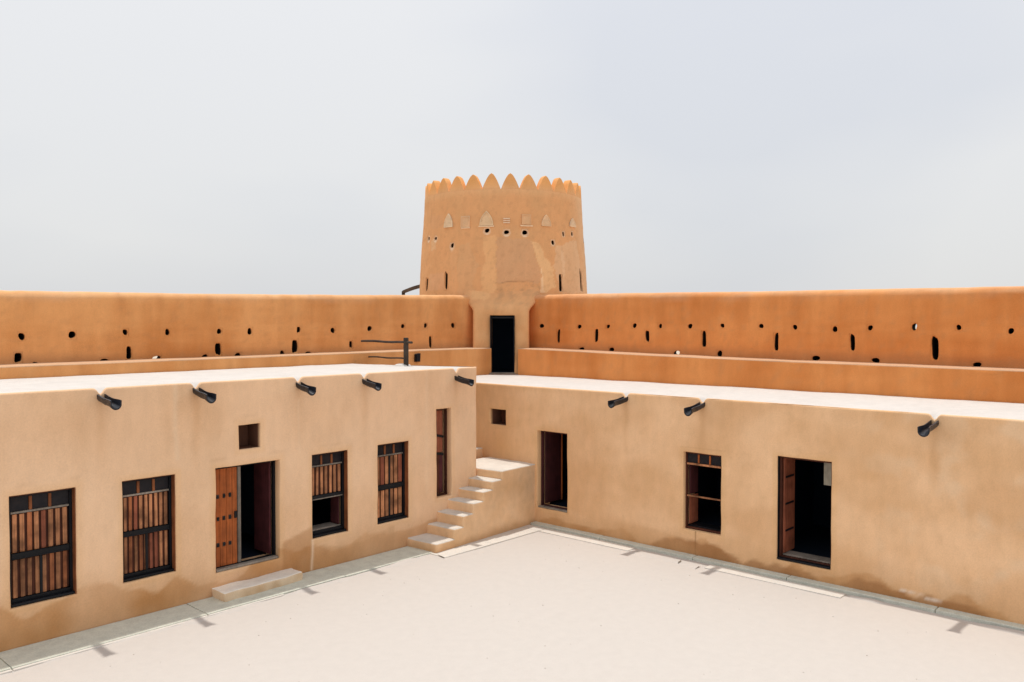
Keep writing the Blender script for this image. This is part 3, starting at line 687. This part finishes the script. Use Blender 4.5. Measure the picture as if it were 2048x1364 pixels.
def outer_wall(axis, u0, u1, plane, topf, holes, thru, name, label, col, seed, ledgef, bplane, ulo, uhi):
    F = Face(axis, plane)
    t = thing(name, F.P((u0+u1)/2, 0, 0), label, 'wall', 'outer walls of the fort')
    HM = 6.2; zs = 5.75
    arc = RO*math.pi/2; NV = HM+arc
    def fn(u, v, d):
        top = topf(u)-RO+.016*N3(Vector((u*.8, seed, 0)))+.008*N3(Vector((u*3.3, seed, 5)))
        b = .02*fr(u, v, .4, seed)+.006*N3(Vector((u*2.2, v*2.2, seed)))
        if v <= HM:
            z = v if v < zs else zs+(v-zs)/(HM-zs)*(top-zs); o = .10*sm(7, 3, v)*-1*0
        elif v <= NV:
            a = (v-HM)/RO; z = top+RO*math.sin(a); o = RO*(1-math.cos(a))
        elif v <= NV+TH-2*RO: z = top+RO; o = RO+(v-NV)
        elif v <= NV+TH-2*RO+arc:
            a = (v-NV-TH+2*RO)/RO; z = top+RO*math.cos(a); o = TH-RO+RO*math.sin(a)
        else: z = max(-.1, top-(v-NV-TH+2*RO-arc)); o = TH
        return F.P(u, d+o-(b if o < TH*.9 else -b), z)
    H = []
    for (u, z, w, h) in holes: H.append((u-w/2-.03, u+w/2+.03, z-h/2-.03, z+h/2+.03, None, False))
    eu = [x for h in H for x in h[:2]]; ev = [x for h in H for x in h[2:4]]
    back = [NV+TH-2*RO+arc]
    ev2 = lines(3.2, HM, .12, ev)+[HM+RO*a*math.pi/16 for a in range(1, 9)]+[NV+(TH-2*RO)*.5, NV+TH-2*RO]+[NV+TH-2*RO+arc*k/4 for k in range(1, 5)]
    pb = lambda u, v: paintO(u, min(v, 6.5), col, seed)
    link('wall_face', sheet(fn, lines(u0, u1, .12, eu), ev2, H, pb, P_TINT, flip=(axis == 'R'), wob=0), t)
    # plain outer side with the same through holes left open
    bh = [(u-w*1.3+ax, u+w*1.3+ax, z-h*1.3, z+h*1.3, None, False) for (u, z, w, h), ax in thru]
    bu = [x for h in bh for x in h[:2]]; bv = [x for h in bh for x in h[2:4]]
    fb = lambda u, v, d: F.P(u, TH, v)
    link('outer_side', sheet(fb, lines(u0, u1, 1.2, bu), lines(-.1, 6.15, .8, bv), bh, lambda u, v: col, P_TINT, flip=(axis != 'R'), wob=0), t)
    th = {(round(q[0], 2), round(q[1], 2)): a for q, a in thru}
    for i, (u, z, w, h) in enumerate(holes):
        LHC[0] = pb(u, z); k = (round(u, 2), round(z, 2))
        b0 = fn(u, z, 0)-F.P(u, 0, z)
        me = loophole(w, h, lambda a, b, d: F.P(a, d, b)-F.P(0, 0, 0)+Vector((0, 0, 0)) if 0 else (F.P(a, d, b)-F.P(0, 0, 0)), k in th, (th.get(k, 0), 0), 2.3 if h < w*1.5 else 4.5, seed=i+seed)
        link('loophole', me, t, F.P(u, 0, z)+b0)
    # wall walk: raised bench with a rounded edge and a flat floor
    G = Face(axis, bplane)
    def fw(u, v, d):
        top = ledgef(u); r = .035; b = .014*fr(u, v, .5, seed+5)
        if v <= 1: z = 3.4+(top-r-3.4)*v; o = 0
        elif v <= 2: z = top-r+r*math.sin((v-1)*math.pi/2); o = r*(1-math.cos((v-1)*math.pi/2))
        else: z = top+.008*fr(u, v*.4, .9, seed+8); o = r+(v-2)/3*(abs(plane-bplane)+.04-r)
        return G.P(u, o-b, z)
    vv = [0, .12, .25, .4, .55, .7, .85, 1, 1.25, 1.5, 1.75, 2, 2.5, 3, 3.5, 4, 4.5, 5]
    def pw(u, v):
        c = paintO(u, 5.2+min(v, 1)*.8, col, seed+20)
        if v > 1.2: c = mixc(c, (.56, .38, .25), .8)
        return c
    link('wall_walk', sheet(fw, lines(ulo, uhi, .15), vv, [], pw, P_TINT, flip=(axis == 'R'), wob=0), t)
    return t
topL = lambda u: interp([(LX0, 6.26), (5.9, 6.33), (10.5, 6.37), (15, 6.45), (20.1, 6.57), (24, 6.6)], u)
topR = lambda u: interp([(RY0, 6.46), (4.1, 6.46), (10.8, 6.50), (15, 6.56), (18.4, 6.585), (24, 6.6)], u)
ledL = lambda u: interp([(LX0, 4.66), (5.6, 4.67), (14, 4.71), (17.6, 4.73), (20.3, 4.73)], u)
ledR = lambda u: interp([(RY0, 4.5), (3.9, 4.54), (9.8, 4.58), (13.6, 4.63), (18.6, 4.72)], u)
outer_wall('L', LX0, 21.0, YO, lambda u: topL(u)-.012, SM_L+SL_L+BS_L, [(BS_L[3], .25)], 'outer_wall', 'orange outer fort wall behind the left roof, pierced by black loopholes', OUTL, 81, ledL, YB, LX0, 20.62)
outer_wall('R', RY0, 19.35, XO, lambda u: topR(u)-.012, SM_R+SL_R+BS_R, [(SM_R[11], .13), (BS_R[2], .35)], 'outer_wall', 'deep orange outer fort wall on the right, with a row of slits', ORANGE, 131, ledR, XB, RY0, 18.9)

# ---------------------------------------------------------------- corner tower
TS = 1.0173; D0 = 32.4; TCX, TCY = .7400*D0-.3423*.6726, .6726*D0+.3423*.7400; PHI0 = math.atan2(-TCY, -TCX)
tower = thing('round_tower', (TCX, TCY, 0), 'round orange corner tower topped with pointed battlements', 'tower')
def tr(z): return 3.213+(z-6.6)*(2.989-3.213)/(10.239-6.6)
def ZT(z): return 5.6+(z-5.6)*TS
def TP(a, z, d=0):
    r = tr(z)*TS-d; t = PHI0+math.radians(a); return Vector((TCX+r*math.cos(t), TCY+r*math.sin(t), ZT(z)))
T_H = [(-62.4, 8.67, .16, .13), (-52.2, 8.63, .15, .11), (-35.6, 8.32, .14, .15), (-10.5, 8.79, .16, .14), (2.1, 8.73, .17, .14), (14.2, 8.73, .17, .16), (34.5, 8.42, .12, .16), (44.3, 8.76, .11, .16), (54.6, 8.81, .12, .16),
       (-60.6, 6.99, .15, .46), (-39.1, 7.07, .115, .56), (39.75, 7.0, .14, .57), (64.0, 7.13, .17, .72), (-85, 8.7, .14, .14), (80, 8.7, .14, .14)]
KT = math.degrees(1/3.15)
TC = (.765, .395, .18)
def inpoly(x, y, P):
    c = False; j = len(P)-1
    for i in range(len(P)):
        if (P[i][1] > y) != (P[j][1] > y) and x < (P[j][0]-P[i][0])*(y-P[i][1])/(P[j][1]-P[i][1])+P[i][0]: c = not c
        j = i
    return c
T_PATCH = [([(-14, 6.4), (-14.5, 7.1), (-12.5, 8.0), (-12.8, 8.6), (-5, 8.6), (-4.3, 8.0), (-4.2, 6.4)], (.86, .50, .235), .55),
           ([(-4.1, 6.97), (-4.2, 8.55), (17, 8.5), (19, 8.2), (24, 7.5), (23.5, 6.95), (10, 7.03)], (.66, .385, .215), .55),
           ([(17.5, 8.42), (25, 8.35), (34, 7.5), (36, 6.9), (26, 6.6), (24.5, 7.5), (20, 8.1)], (.88, .565, .29), .6),
           ([(24.3, 6.6), (24.5, 7.5), (25.6, 7.5), (25.8, 6.6)], (.92, .64, .38), .7),
           ([(40.3, 7.3), (41, 8.2), (44.5, 8.1), (43.5, 7.2)], (.88, .60, .37), .45),
           ([(-29, 6.6), (-30, 8.3), (-22, 8.4), (-17, 7.6), (-20, 6.5)], (.68, .41, .215), .4),
           ([(-37, 6.8), (-37, 7.9), (-31, 8.2), (-30, 6.6)], (.76, .41, .20), .45),
           ([(-57, 6.75), (-57, 7.35), (-42, 7.4), (-41, 6.75)], (.74, .42, .24), .45),
           ([(-62, 9.0), (-62, 9.5), (-45, 9.45), (-45, 8.95)], (.70, .38, .20), .35),
           ([(-58, 8.2), (-57, 8.6), (-51, 8.6), (-51, 8.25)], (.80, .56, .33), .4),
           ([(34, 7.6), (36, 8.3), (60, 8.6), (66, 6.7), (41, 6.6)], (.80, .54, .33), .5)]
def paintT(u, z):
    a = u*KT
    n = fr(u, z, .6, 201); n2 = fr(u*2, z*.5, 1.0, 207); n3 = fr(u, z, 3.0, 209)
    c = mixc(TC, (.68, .375, .175), .30+.5*n+.3*n2+.14*n3)
    wa = a+2.2*fr(u, z, 1.6, 215); wz = z+.06*fr(u, z, 2.2, 219)
    for P, col, k in T_PATCH:
        if inpoly(wa, wz, P): c = mixc(c, col, k)
    c = mixc(c, (.82, .58, .37), .4*sm(48, 75, a)+.18*sm(-55, -78, a)*0)  # right flank painted lighter: the tower's soft shading put into the tint
    # crumbled line and cracks over the neck
    if -5 < a < 20: c = mixc(c, (.40, .21, .10), .7*math.exp(-((z-6.96-.07*sm(-4, 8, a)-.03*N3(Vector((u*4, 0, 0))))/.018)**2))
    if -4 < a < 24 and z < 6.95: c = mixc(c, (.50, .29, .15), .5*sm(0, .5, fr(u, z, 3.4, 233)))
    for (h, zz, w, hh) in T_H[:9]:
        q = math.hypot((a-h)/KT, (z-zz+.03)*1.0)
        c = mixc(c, (.92, .74, .54), .75*sm(w*.95, w*.55, q))
        if abs(h+35.6) < 1 and z < zz: c = mixc(c, (.92, .76, .58), .6*math.exp(-((a-h)/1.3)**2)*sm(8.05, 8.25, z))
    c = mixc(c, (.86, .56, .30), .35*sm(9.9, 10.3, z))
    c = mixc(c, (.50, .27, .13), .22*sm(.22, .5, fr(u, z, 5, 229)))
    return c
def fnT(u, v, d):
    p = TP(u*KT, v, d); b = .022*fr(u, v, .6, 241)+.008*fr(u, v, 2.2, 243)
    t = PHI0+math.radians(u*KT); return p+Vector((math.cos(t), math.sin(t), 0))*b*sm(10.24, 9.8, v)
H = [(a/KT-w/2-.03, a/KT+w/2+.03, z-h/2-.03, z+h/2+.03, None, False) for a, z, w, h in T_H]
u1 = 180/KT
H.append((-24/KT, 24/KT, 3.3, 6.15, None, False))
link('tower_wall', sheet(fnT, [x/KT for x in range(-180, -96, 5)]+lines(-96/KT, 96/KT, .045, [x for h in H for x in h[:2]])[1:]+[x/KT for x in range(100, 181, 5)], lines(-.1, 3.4, 1)[:-1]+lines(3.4, 6.3, .09)[:-1]+lines(6.3, 10.24, .045, [x for h in H for x in h[2:4]]), H, paintT, P_TINT, wob=0), tower)
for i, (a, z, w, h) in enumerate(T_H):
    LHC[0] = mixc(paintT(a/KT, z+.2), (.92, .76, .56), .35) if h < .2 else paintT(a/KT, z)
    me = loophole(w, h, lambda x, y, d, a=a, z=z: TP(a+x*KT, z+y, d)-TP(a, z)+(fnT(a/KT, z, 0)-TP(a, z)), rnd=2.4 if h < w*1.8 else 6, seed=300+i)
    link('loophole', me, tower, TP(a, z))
# blocked arched niches: pale plaster fillings slightly sunk in thin rims
def arch_outline(w, h, kind):
    if kind == 'arch':
        n = 9; L_ = [(-w/2*(1-(k/n)**2.3), h*k/n) for k in range(n+1)]; return L_+[(-x, y) for x, y in L_[-2::-1]]
    return [(-w/2, 0), (-w/2, h), (w/2, h), (w/2, 0)]
def niche(a, z, w, h, kind, col, d=-.018):
    O = arch_outline(w, h, kind); bm = bmesh.new(); cl = bm.verts.layers.float_color.new('tint')
    cy = h*.4
    def ring(s, dd, cc):
        out = []
        for x, y in O:
            v = bm.verts.new(TP(a+x*s*KT, z+cy+(y-cy)*s, dd-.028)-TP(a, z)); f = .92+.2*N3(Vector((x*9, y*9+a, s*3))); v[cl] = (*[q*f for q in cc], 1); out.append(v)
        return out
    rs = [ring(1.0, .03, col), ring(.985, d, col), ring(.86, d-.003, col), ring(.80, d+.012, mixc(col, TC, .35)), ring(.45, d+.012, mixc(col, TC, .2))]
    n = len(O)
    for q in range(4):
        for k in range(n): bm.faces.new([rs[q][k], rs[q][(k+1) % n], rs[q+1][(k+1) % n], rs[q+1][k]])
    bm.faces.new(rs[-1])
    return link('blocked_niche', mesh_of(bm, P_TINT, 'niche', 50), tower, TP(a, z))
PALE = (.82, .64, .43)
niche(-39.2, 8.97, .42, .50, 'arch', PALE); niche(-11.0, 8.96, .50, .52, 'arch', (.82, .60, .37)); niche(55.2, 9.06, .42, .32, 'arch', (.82, .63, .43))
niche(-25.5, 8.93, .36, .40, 'box', (.82, .54, .32)); niche(15.3, 9.0, .34, .36, 'box', (.82, .51, .28)); niche(29.5, 8.98, .40, .42, 'arch', (.82, .57, .35))
for a, z, w in [(15.3, 8.965, .46), (-11.0, 8.94, .56), (-25.2, 8.91, .36)]:
    bm = bmesh.new(); cl = bm.verts.layers.float_color.new('tint'); rows = []
    for k in range(9):
        x = w*(k/8-.5); rows.append([bm.verts.new(TP(a+x*KT, z+yy, dd)-TP(a, z)) for yy, dd in ((-.028, .01), (-.022, -.03), (.010, -.034), (.028, .01))])
    for r in rows:
        for v in r: v[cl] = (.86, .64, .42, 1)
    for r0, r1 in zip(rows, rows[1:]):
        for j in range(3): bm.faces.new([r0[j], r1[j], r1[j+1], r0[j+1]])
    link('plaster_ledge', mesh_of(bm, P_TINT, 'ledge'), tower, TP(a, z))
for z in (9.20, 9.13, 9.06):
    bm = bmesh.new(); cl = bm.verts.layers.float_color.new('tint'); rows = []
    for k in range(6):
        x = .24*(k/5-.5); rows.append([bm.verts.new(TP(2.2+x*KT, z+yy, dd)-TP(2.2, z)) for yy, dd in ((-.022, .0), (-.014, -.034), (.010, -.036), (.022, .0))])
    for r in rows:
        for v in r: v[cl] = (.83, .64, .46, 1)
    for r0, r1 in zip(rows, rows[1:]):
        for j in range(3): bm.faces.new([r0[j], r1[j], r1[j+1], r0[j+1]])
    link('plaster_ledge', mesh_of(bm, P_TINT, 'ledge'), tower, TP(2.2, z))
# merlons
NM = 28; SPA = 360/NM
def merlon_mesh(seed):
    rr = random.Random(seed); bm = bmesh.new(); cl = bm.verts.layers.float_color.new('tint')
    hw = SPA/KT/2*.995; hh = .552+rr.uniform(-.012, .012); n = 10; sk = rr.uniform(-.01, .01)
    pts = []
    for k in range(n+1):
        t = k/n; x = hw*((1-t)**.64)*.985
        if k == n: x = 0
        pts.append((x, hh*t-(.0 if k < n else .006)))
    O = [(-x+sk*y, y) for x, y in pts]+[(x+sk*y, y) for x, y in pts[-2::-1]]
    O = [(-hw, -.03)]+O+[(hw, -.03)]
    TH_ = .26; rings = []
    for s, d in ((1, .018), (.985, .0), (.93, -.003), (.93, TH_+.003), (.985, TH_), (1, TH_-.018)):
        out = []
        for x, y in O:
            yy = y*s if y > 0 else y; z = 10.239+yy; t = math.radians(x*(s if y > .02 else 1)*KT); r = tr(z)*TS-(d if y > .03 or d > .1 else 0); z = ZT(z)
            v = bm.verts.new((r*math.cos(t), r*math.sin(t), z)); f = .95+.14*N3(Vector((x*5, y*5, seed)))
            c = mixc(mixc(TC, (.86, .56, .30), .35), (.82, .41, .15), sm(-.05, .3, y)*1.0+.4*N3(Vector((x*2.5, y*2.5, seed*3.1)))); v[cl] = (*[q*f for q in c], 1); out.append(v)
        rings.append(out)
    m = len(O); order = [2, 1, 0, 5, 4, 3]
    for a, b in zip(order, order[1:]):
        for k in range(m-1): bm.faces.new([rings[a][k], rings[a][k+1], rings[b][k+1], rings[b][k]])
    bm.faces.new(rings[2]); bm.faces.new(rings[3][::-1])
    bmesh.ops.recalc_face_normals(bm, faces=bm.faces)
    return mesh_of(bm, P_TINT, 'merlon', 45)
MM = [merlon_mesh(k) for k in range(5)]
for k in range(NM):
    a = PHI0+math.radians(4.8+SPA*k)
    link('merlon', MM[(k*3+k//4) % 5], tower, (TCX, TCY, 0), (0, 0, a))
# inside of the tower parapet and its roof floor
bm = bmesh.new(); cl = bm.verts.layers.float_color.new('tint'); r = []
for k in range(96):
    a = 2*math.pi*k/96; r.append([bm.verts.new((rr_*math.cos(a), rr_*math.sin(a), z)) for rr_, z in ((tr(10.2)*TS, ZT(10.236)), (tr(10.2)*TS-.26, ZT(10.236)), (tr(10.2)*TS-.27, 9.5))])
for k in range(96):
    for j in range(2): bm.faces.new([r[k][j], r[k][j+1], r[(k+1) % 96][j+1], r[(k+1) % 96][j]])
bm.faces.new([q[2] for q in r])
for v in bm.verts: v[cl] = (*ORANGE, 1)
link('tower_roof', mesh_of(bm, P_TINT, 'troof'), tower, (TCX, TCY, 0))
# neck with the dark doorway, set across the corner, its face square to the diagonal
F2 = Vector((FX, FY, 0)).normalized(); R2 = Vector((F2.y, -F2.x, 0))
def NP(l, z, d): return F2*(28.45+d)+R2*l+Vector((0, 0, z))
DL, DR_ = (980-1024)*28.45/1657, (1029-1024)*28.45/1657
NL, NR = -1.36, .60; N_HOLE = [(DL, DR_, 3.865, 5.845, .5, False)]
def fnN(u, v, d):
    e = .172*max(0, v-3.85); k = 0
    r = .10+.16*sm(5.9, 6.5, v)
    if u < NL: k = 1.5*(NL-u)/.6*1.0; uu = NL
    elif u > NR: k = 1.5*(u-NR)/.6; uu = NR
    else: uu = u
    uf = uu+(-.34 if uu < -.38 else .40)*min(1, abs(uu+.38)/.9)*sm(5.95, 6.55, v)
    # round the two vertical corners
    for s, c in ((-1, NL), (1, NR)):
        q = r-(uu-c)*-s if s > 0 else r-(uu-c)
        if s > 0: q = r-(c-uu)
        if q > 0: k = max(k, 0)+r*(1-math.sqrt(max(0, 1-(q/r)**2)))
    b = .02*fr(u, v, .9, 251)+.012*fr(u, v, 2.6, 253)
    # the upper part of the pier dies into the round tower
    ww = sm(5.85, 7.0, v); rt_ = tr(5.6+(v-5.6)/TS)*TS; td = D0-math.sqrt(max(.5, rt_*rt_-(uf+.3423)**2))+.05-28.45
    if d < .1: e = e*(1-ww)+(td+max(0, v-6.9)*.25)*ww; k *= 1-ww*.9
    return NP(uf, v, d+e+k-(b if d < .1 else 0))
def paintN(u, v):
    n = fr(u, v, .9, 261); n3 = fr(u, v, 3, 263); c = mixc((.80, .455, .215), (.70, .35, .145), .35+.6*n+.2*n3)
    c = mixc(c, (.60, .29, .12), .5*(1-sm(4.2, 5.4, v+.2*n)))
    c = mixc(c, (.84, .50, .25), .5*sm(5.9, 6.2, v)*sm(1.0, .6, abs(u+.35)))
    c = mixc(c, paintT((u+.34), v), sm(5.9, 6.6, v+.25*n))
    return c
eu, ev = hole_lines(N_HOLE)
ex = [NL+x for x in (0, .012, .03, .06, .10)]+[NR-x for x in (0, .012, .03, .06, .10)]+[NL-.2, NL-.4, NL-.6, NR+.2, NR+.4, NR+.6]
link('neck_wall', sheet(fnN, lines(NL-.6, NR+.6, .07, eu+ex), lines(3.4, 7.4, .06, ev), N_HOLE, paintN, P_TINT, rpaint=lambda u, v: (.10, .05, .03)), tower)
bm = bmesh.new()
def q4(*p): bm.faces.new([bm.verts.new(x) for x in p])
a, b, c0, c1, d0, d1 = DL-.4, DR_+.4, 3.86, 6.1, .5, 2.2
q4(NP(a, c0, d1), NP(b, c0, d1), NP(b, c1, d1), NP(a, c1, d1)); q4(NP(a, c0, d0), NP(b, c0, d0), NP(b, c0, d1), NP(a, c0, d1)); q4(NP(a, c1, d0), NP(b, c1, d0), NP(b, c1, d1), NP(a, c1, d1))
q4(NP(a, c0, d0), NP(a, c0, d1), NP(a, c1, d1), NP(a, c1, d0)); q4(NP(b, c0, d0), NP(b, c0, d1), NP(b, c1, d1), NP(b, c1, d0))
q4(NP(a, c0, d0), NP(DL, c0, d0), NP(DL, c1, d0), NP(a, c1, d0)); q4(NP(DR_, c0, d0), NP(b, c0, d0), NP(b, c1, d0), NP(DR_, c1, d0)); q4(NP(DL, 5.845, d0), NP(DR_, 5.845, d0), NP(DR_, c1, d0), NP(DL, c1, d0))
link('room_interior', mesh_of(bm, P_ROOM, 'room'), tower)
def obox(name, parent, l0, l1, d0, d1, z0, z1, mat, bev=.005, **k):
    return link(name, box_mesh(l1-l0, d1-d0, z1-z0, mat, bev), parent, NP((l0+l1)/2, (z0+z1)/2, (d0+d1)/2), (0, 0, math.atan2(R2.y, R2.x)), **k)
obox('door_head', tower, DL+.03, DR_-.03, .30, .36, 5.74, 5.80, W_BLACK)
obox('threshold', tower, DL-.02, DR_+.03, -.06, .15, 3.84, 3.875, W_GREY, .01)
obox('door_jamb', tower, DL+.002, DL+.03, .05, .45, 3.88, 5.83, W_BLACK); obox('door_jamb', tower, DR_-.03, DR_-.002, .05, .45, 3.88, 5.83, W_BLACK)

# ---------------------------------------------------------------- staircase
st = thing('staircase', (15.4, 15.2, 0), 'solid plastered staircase climbing the corner to a bright landing', 'stairs')
NOSE = [13.50, 14.13, 14.46, 14.84, 15.23, 15.60, 15.97, 17.47]; ZST = [.245, .485, .755, 1.0, 1.235, 1.455, 1.67]
def skew(p): return Vector((p.x+(p.y-14.74)*-.07*(1 if p.x < 16.2 else 0)*(1-0), p.y+max(0, (p.x-13.5))*.058*(15.75-p.y)/1.0, p.z))
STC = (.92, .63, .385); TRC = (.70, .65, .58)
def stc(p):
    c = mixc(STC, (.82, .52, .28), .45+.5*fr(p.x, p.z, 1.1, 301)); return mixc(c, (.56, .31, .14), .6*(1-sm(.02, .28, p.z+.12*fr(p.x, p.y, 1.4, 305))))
for i in range(7):
    y1 = 15.75 if i < 6 else 17.02
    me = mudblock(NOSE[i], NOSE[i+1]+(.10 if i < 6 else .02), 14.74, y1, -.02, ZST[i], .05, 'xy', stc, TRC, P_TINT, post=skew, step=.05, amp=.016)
    link('landing' if i == 6 else 'step', me, st)
# the flight goes on to the roof behind the end of the left range
z = ZST[6]; y = 17.0
while y < 19.6:
    z += .24; x0 = lend_x(min(y+.3, 19.7))-.15
    me = mudblock(x0, 17.46, y, min(y+.36, YB+.02), 1.2, min(z, 3.80), .035, 'y', stc, TRC, P_TINT, step=.12)
    link('step', me, st); y += .30
# narrow wedge of paving rest under the slit door is part of the fourth step: a low block against the wall
# ---------------------------------------------------------------- doorstep
ds_ = bpy.data.objects
me = mudblock(8.27, 10.12, 15.26, 15.73, .02, .215, .03, 'xXy', lambda p: mixc((.84, .66, .46), (.62, .42, .24), .5+1.2*N3(p*3)), (.86, .80, .71), P_TINT, step=.04, amp=.038,
              post=lambda p: Vector((p.x+.10*(15.73-p.y)*(1 if p.x < 9 else -1.8)*-1*0+.0, p.y+(p.x-9.2)*.06*(15.73-p.y)/.5, p.z-.0)))
o = link('doorstep', me, None, (0, 0, 0)); o['label'] = 'worn pale stone doorstep in front of the studded plank door'; o['category'] = 'doorstep'

# ---------------------------------------------------------------- rail guarding the stair head
rail = thing('stair_head_rail', (15.0, 17.6, ZL), 'dark wooden post with two poles, standing on the left roof', 'railing')
link('post', box_mesh(.13, .13, .80, W_POST, .012), rail, (15.0, 17.6, ZL+.37), (0, .0, .75))
def pole(name, a, b, r, parent, mat):
    a, b = Vector(a), Vector(b); bm = bmesh.new(); n = 8; k = 14; t = (b-a).normalized(); s = t.cross(Vector((0, 0, 1))).normalized(); w = s.cross(t); R_ = []
    for i in range(n+1):
        c = (a-b)*(.5-i/n)*-1*-1 if 0 else (a+(b-a)*i/n)-(a+b)/2; q = r*(1+.12*N3((a+c)*3)); c = c+Vector((0, 0, .008*math.sin(i*1.3)))
        R_.append([bm.verts.new(c+s*q*math.cos(2*math.pi*j/k)+w*q*math.sin(2*math.pi*j/k)) for j in range(k)])
    for i in range(n):
        for j in range(k): bm.faces.new([R_[i][j], R_[i][(j+1) % k], R_[i+1][(j+1) % k], R_[i+1][j]])
    bm.faces.new(R_[0][::-1]); bm.faces.new(R_[-1])
    return link(name, mesh_of(bm, mat, name), parent, (a+b)/2)
pole('rail_pole', (14.97, 17.32, 5.05), (15.10, 19.72, 5.06), .034, rail, W_POST)
pole('rail_pole', (15.02, 17.6, 4.60), (15.36, 19.74, 4.585), .022, rail, W_POST)
bm = bmesh.new(); bmesh.ops.create_uvsphere(bm, u_segments=20, v_segments=10, radius=.2, matrix=Matrix.Diagonal((1.15, 1.15, .30, 1)))
cl = bm.verts.layers.float_color.new('tint')
for v in bm.verts: v[cl] = (*ROOFC, 1)
link('plaster_footing', mesh_of(bm, P_TINT, 'foot', 60), rail, (15.0, 17.75, ZL-.008))
# small black box on the wall-walk face
bm = bmesh.new(); bmesh.ops.create_cube(bm, size=1, matrix=Matrix.Diagonal((.17, .12, .24, 1)))
for v in bm.verts:
    if v.co.z > 0: v.co.x += .015; v.co.z += .03 if v.co.x > 0 else 0
bmesh.ops.bevel(bm, geom=bm.edges[:], offset=.012, segments=2, affect='EDGES')
o = link('utility_box', mesh_of(bm, W_BLACK, 'ubox'), None, (17.2, YB-.06, 4.49)); o['label'] = 'small black box on the low orange wall, right of the dark post'; o['category'] = 'box'
# timber beam sticking out beyond the tower
bt = thing('timber_beam', tuple(F2*32.2+R2*-3.7), 'weathered brown timber sticking out beside the left foot of the tower', 'beam')
pb = F2*32.6+R2*-4.27; pe = F2*31.9+R2*-3.1
bm = bmesh.new(); A_ = Vector((pb.x, pb.y, 6.80)); B_ = Vector((pe.x, pe.y, 7.06)); s = (B_-A_).normalized().cross(Vector((0, 0, 1))).normalized()*.06; prev = None
for k in range(9):
    c = A_+(B_-A_)*k/8+Vector((0, 0, .05*math.sin(k/8*math.pi))); ht = .055+.015*k/8
    r = [bm.verts.new(c+s+Vector((0, 0, ht))), bm.verts.new(c-s+Vector((0, 0, ht))), bm.verts.new(c-s-Vector((0, 0, ht))), bm.verts.new(c+s-Vector((0, 0, ht)))]
    if prev:
        for j in range(4): bm.faces.new([prev[j], prev[(j+1) % 4], r[(j+1) % 4], r[j]])
    else: bm.faces.new(r)
    prev = r
bm.faces.new(prev[::-1]); bmesh.ops.recalc_face_normals(bm, faces=bm.faces)
link('beam', mesh_of(bm, wood('sunbleached_beam', (.16, .11, .075)), 'beam'), bt)
link('end_cleat', box_mesh(.07, .14, .15, W_POST, .01), bt, A_+Vector((0, 0, -.04)))
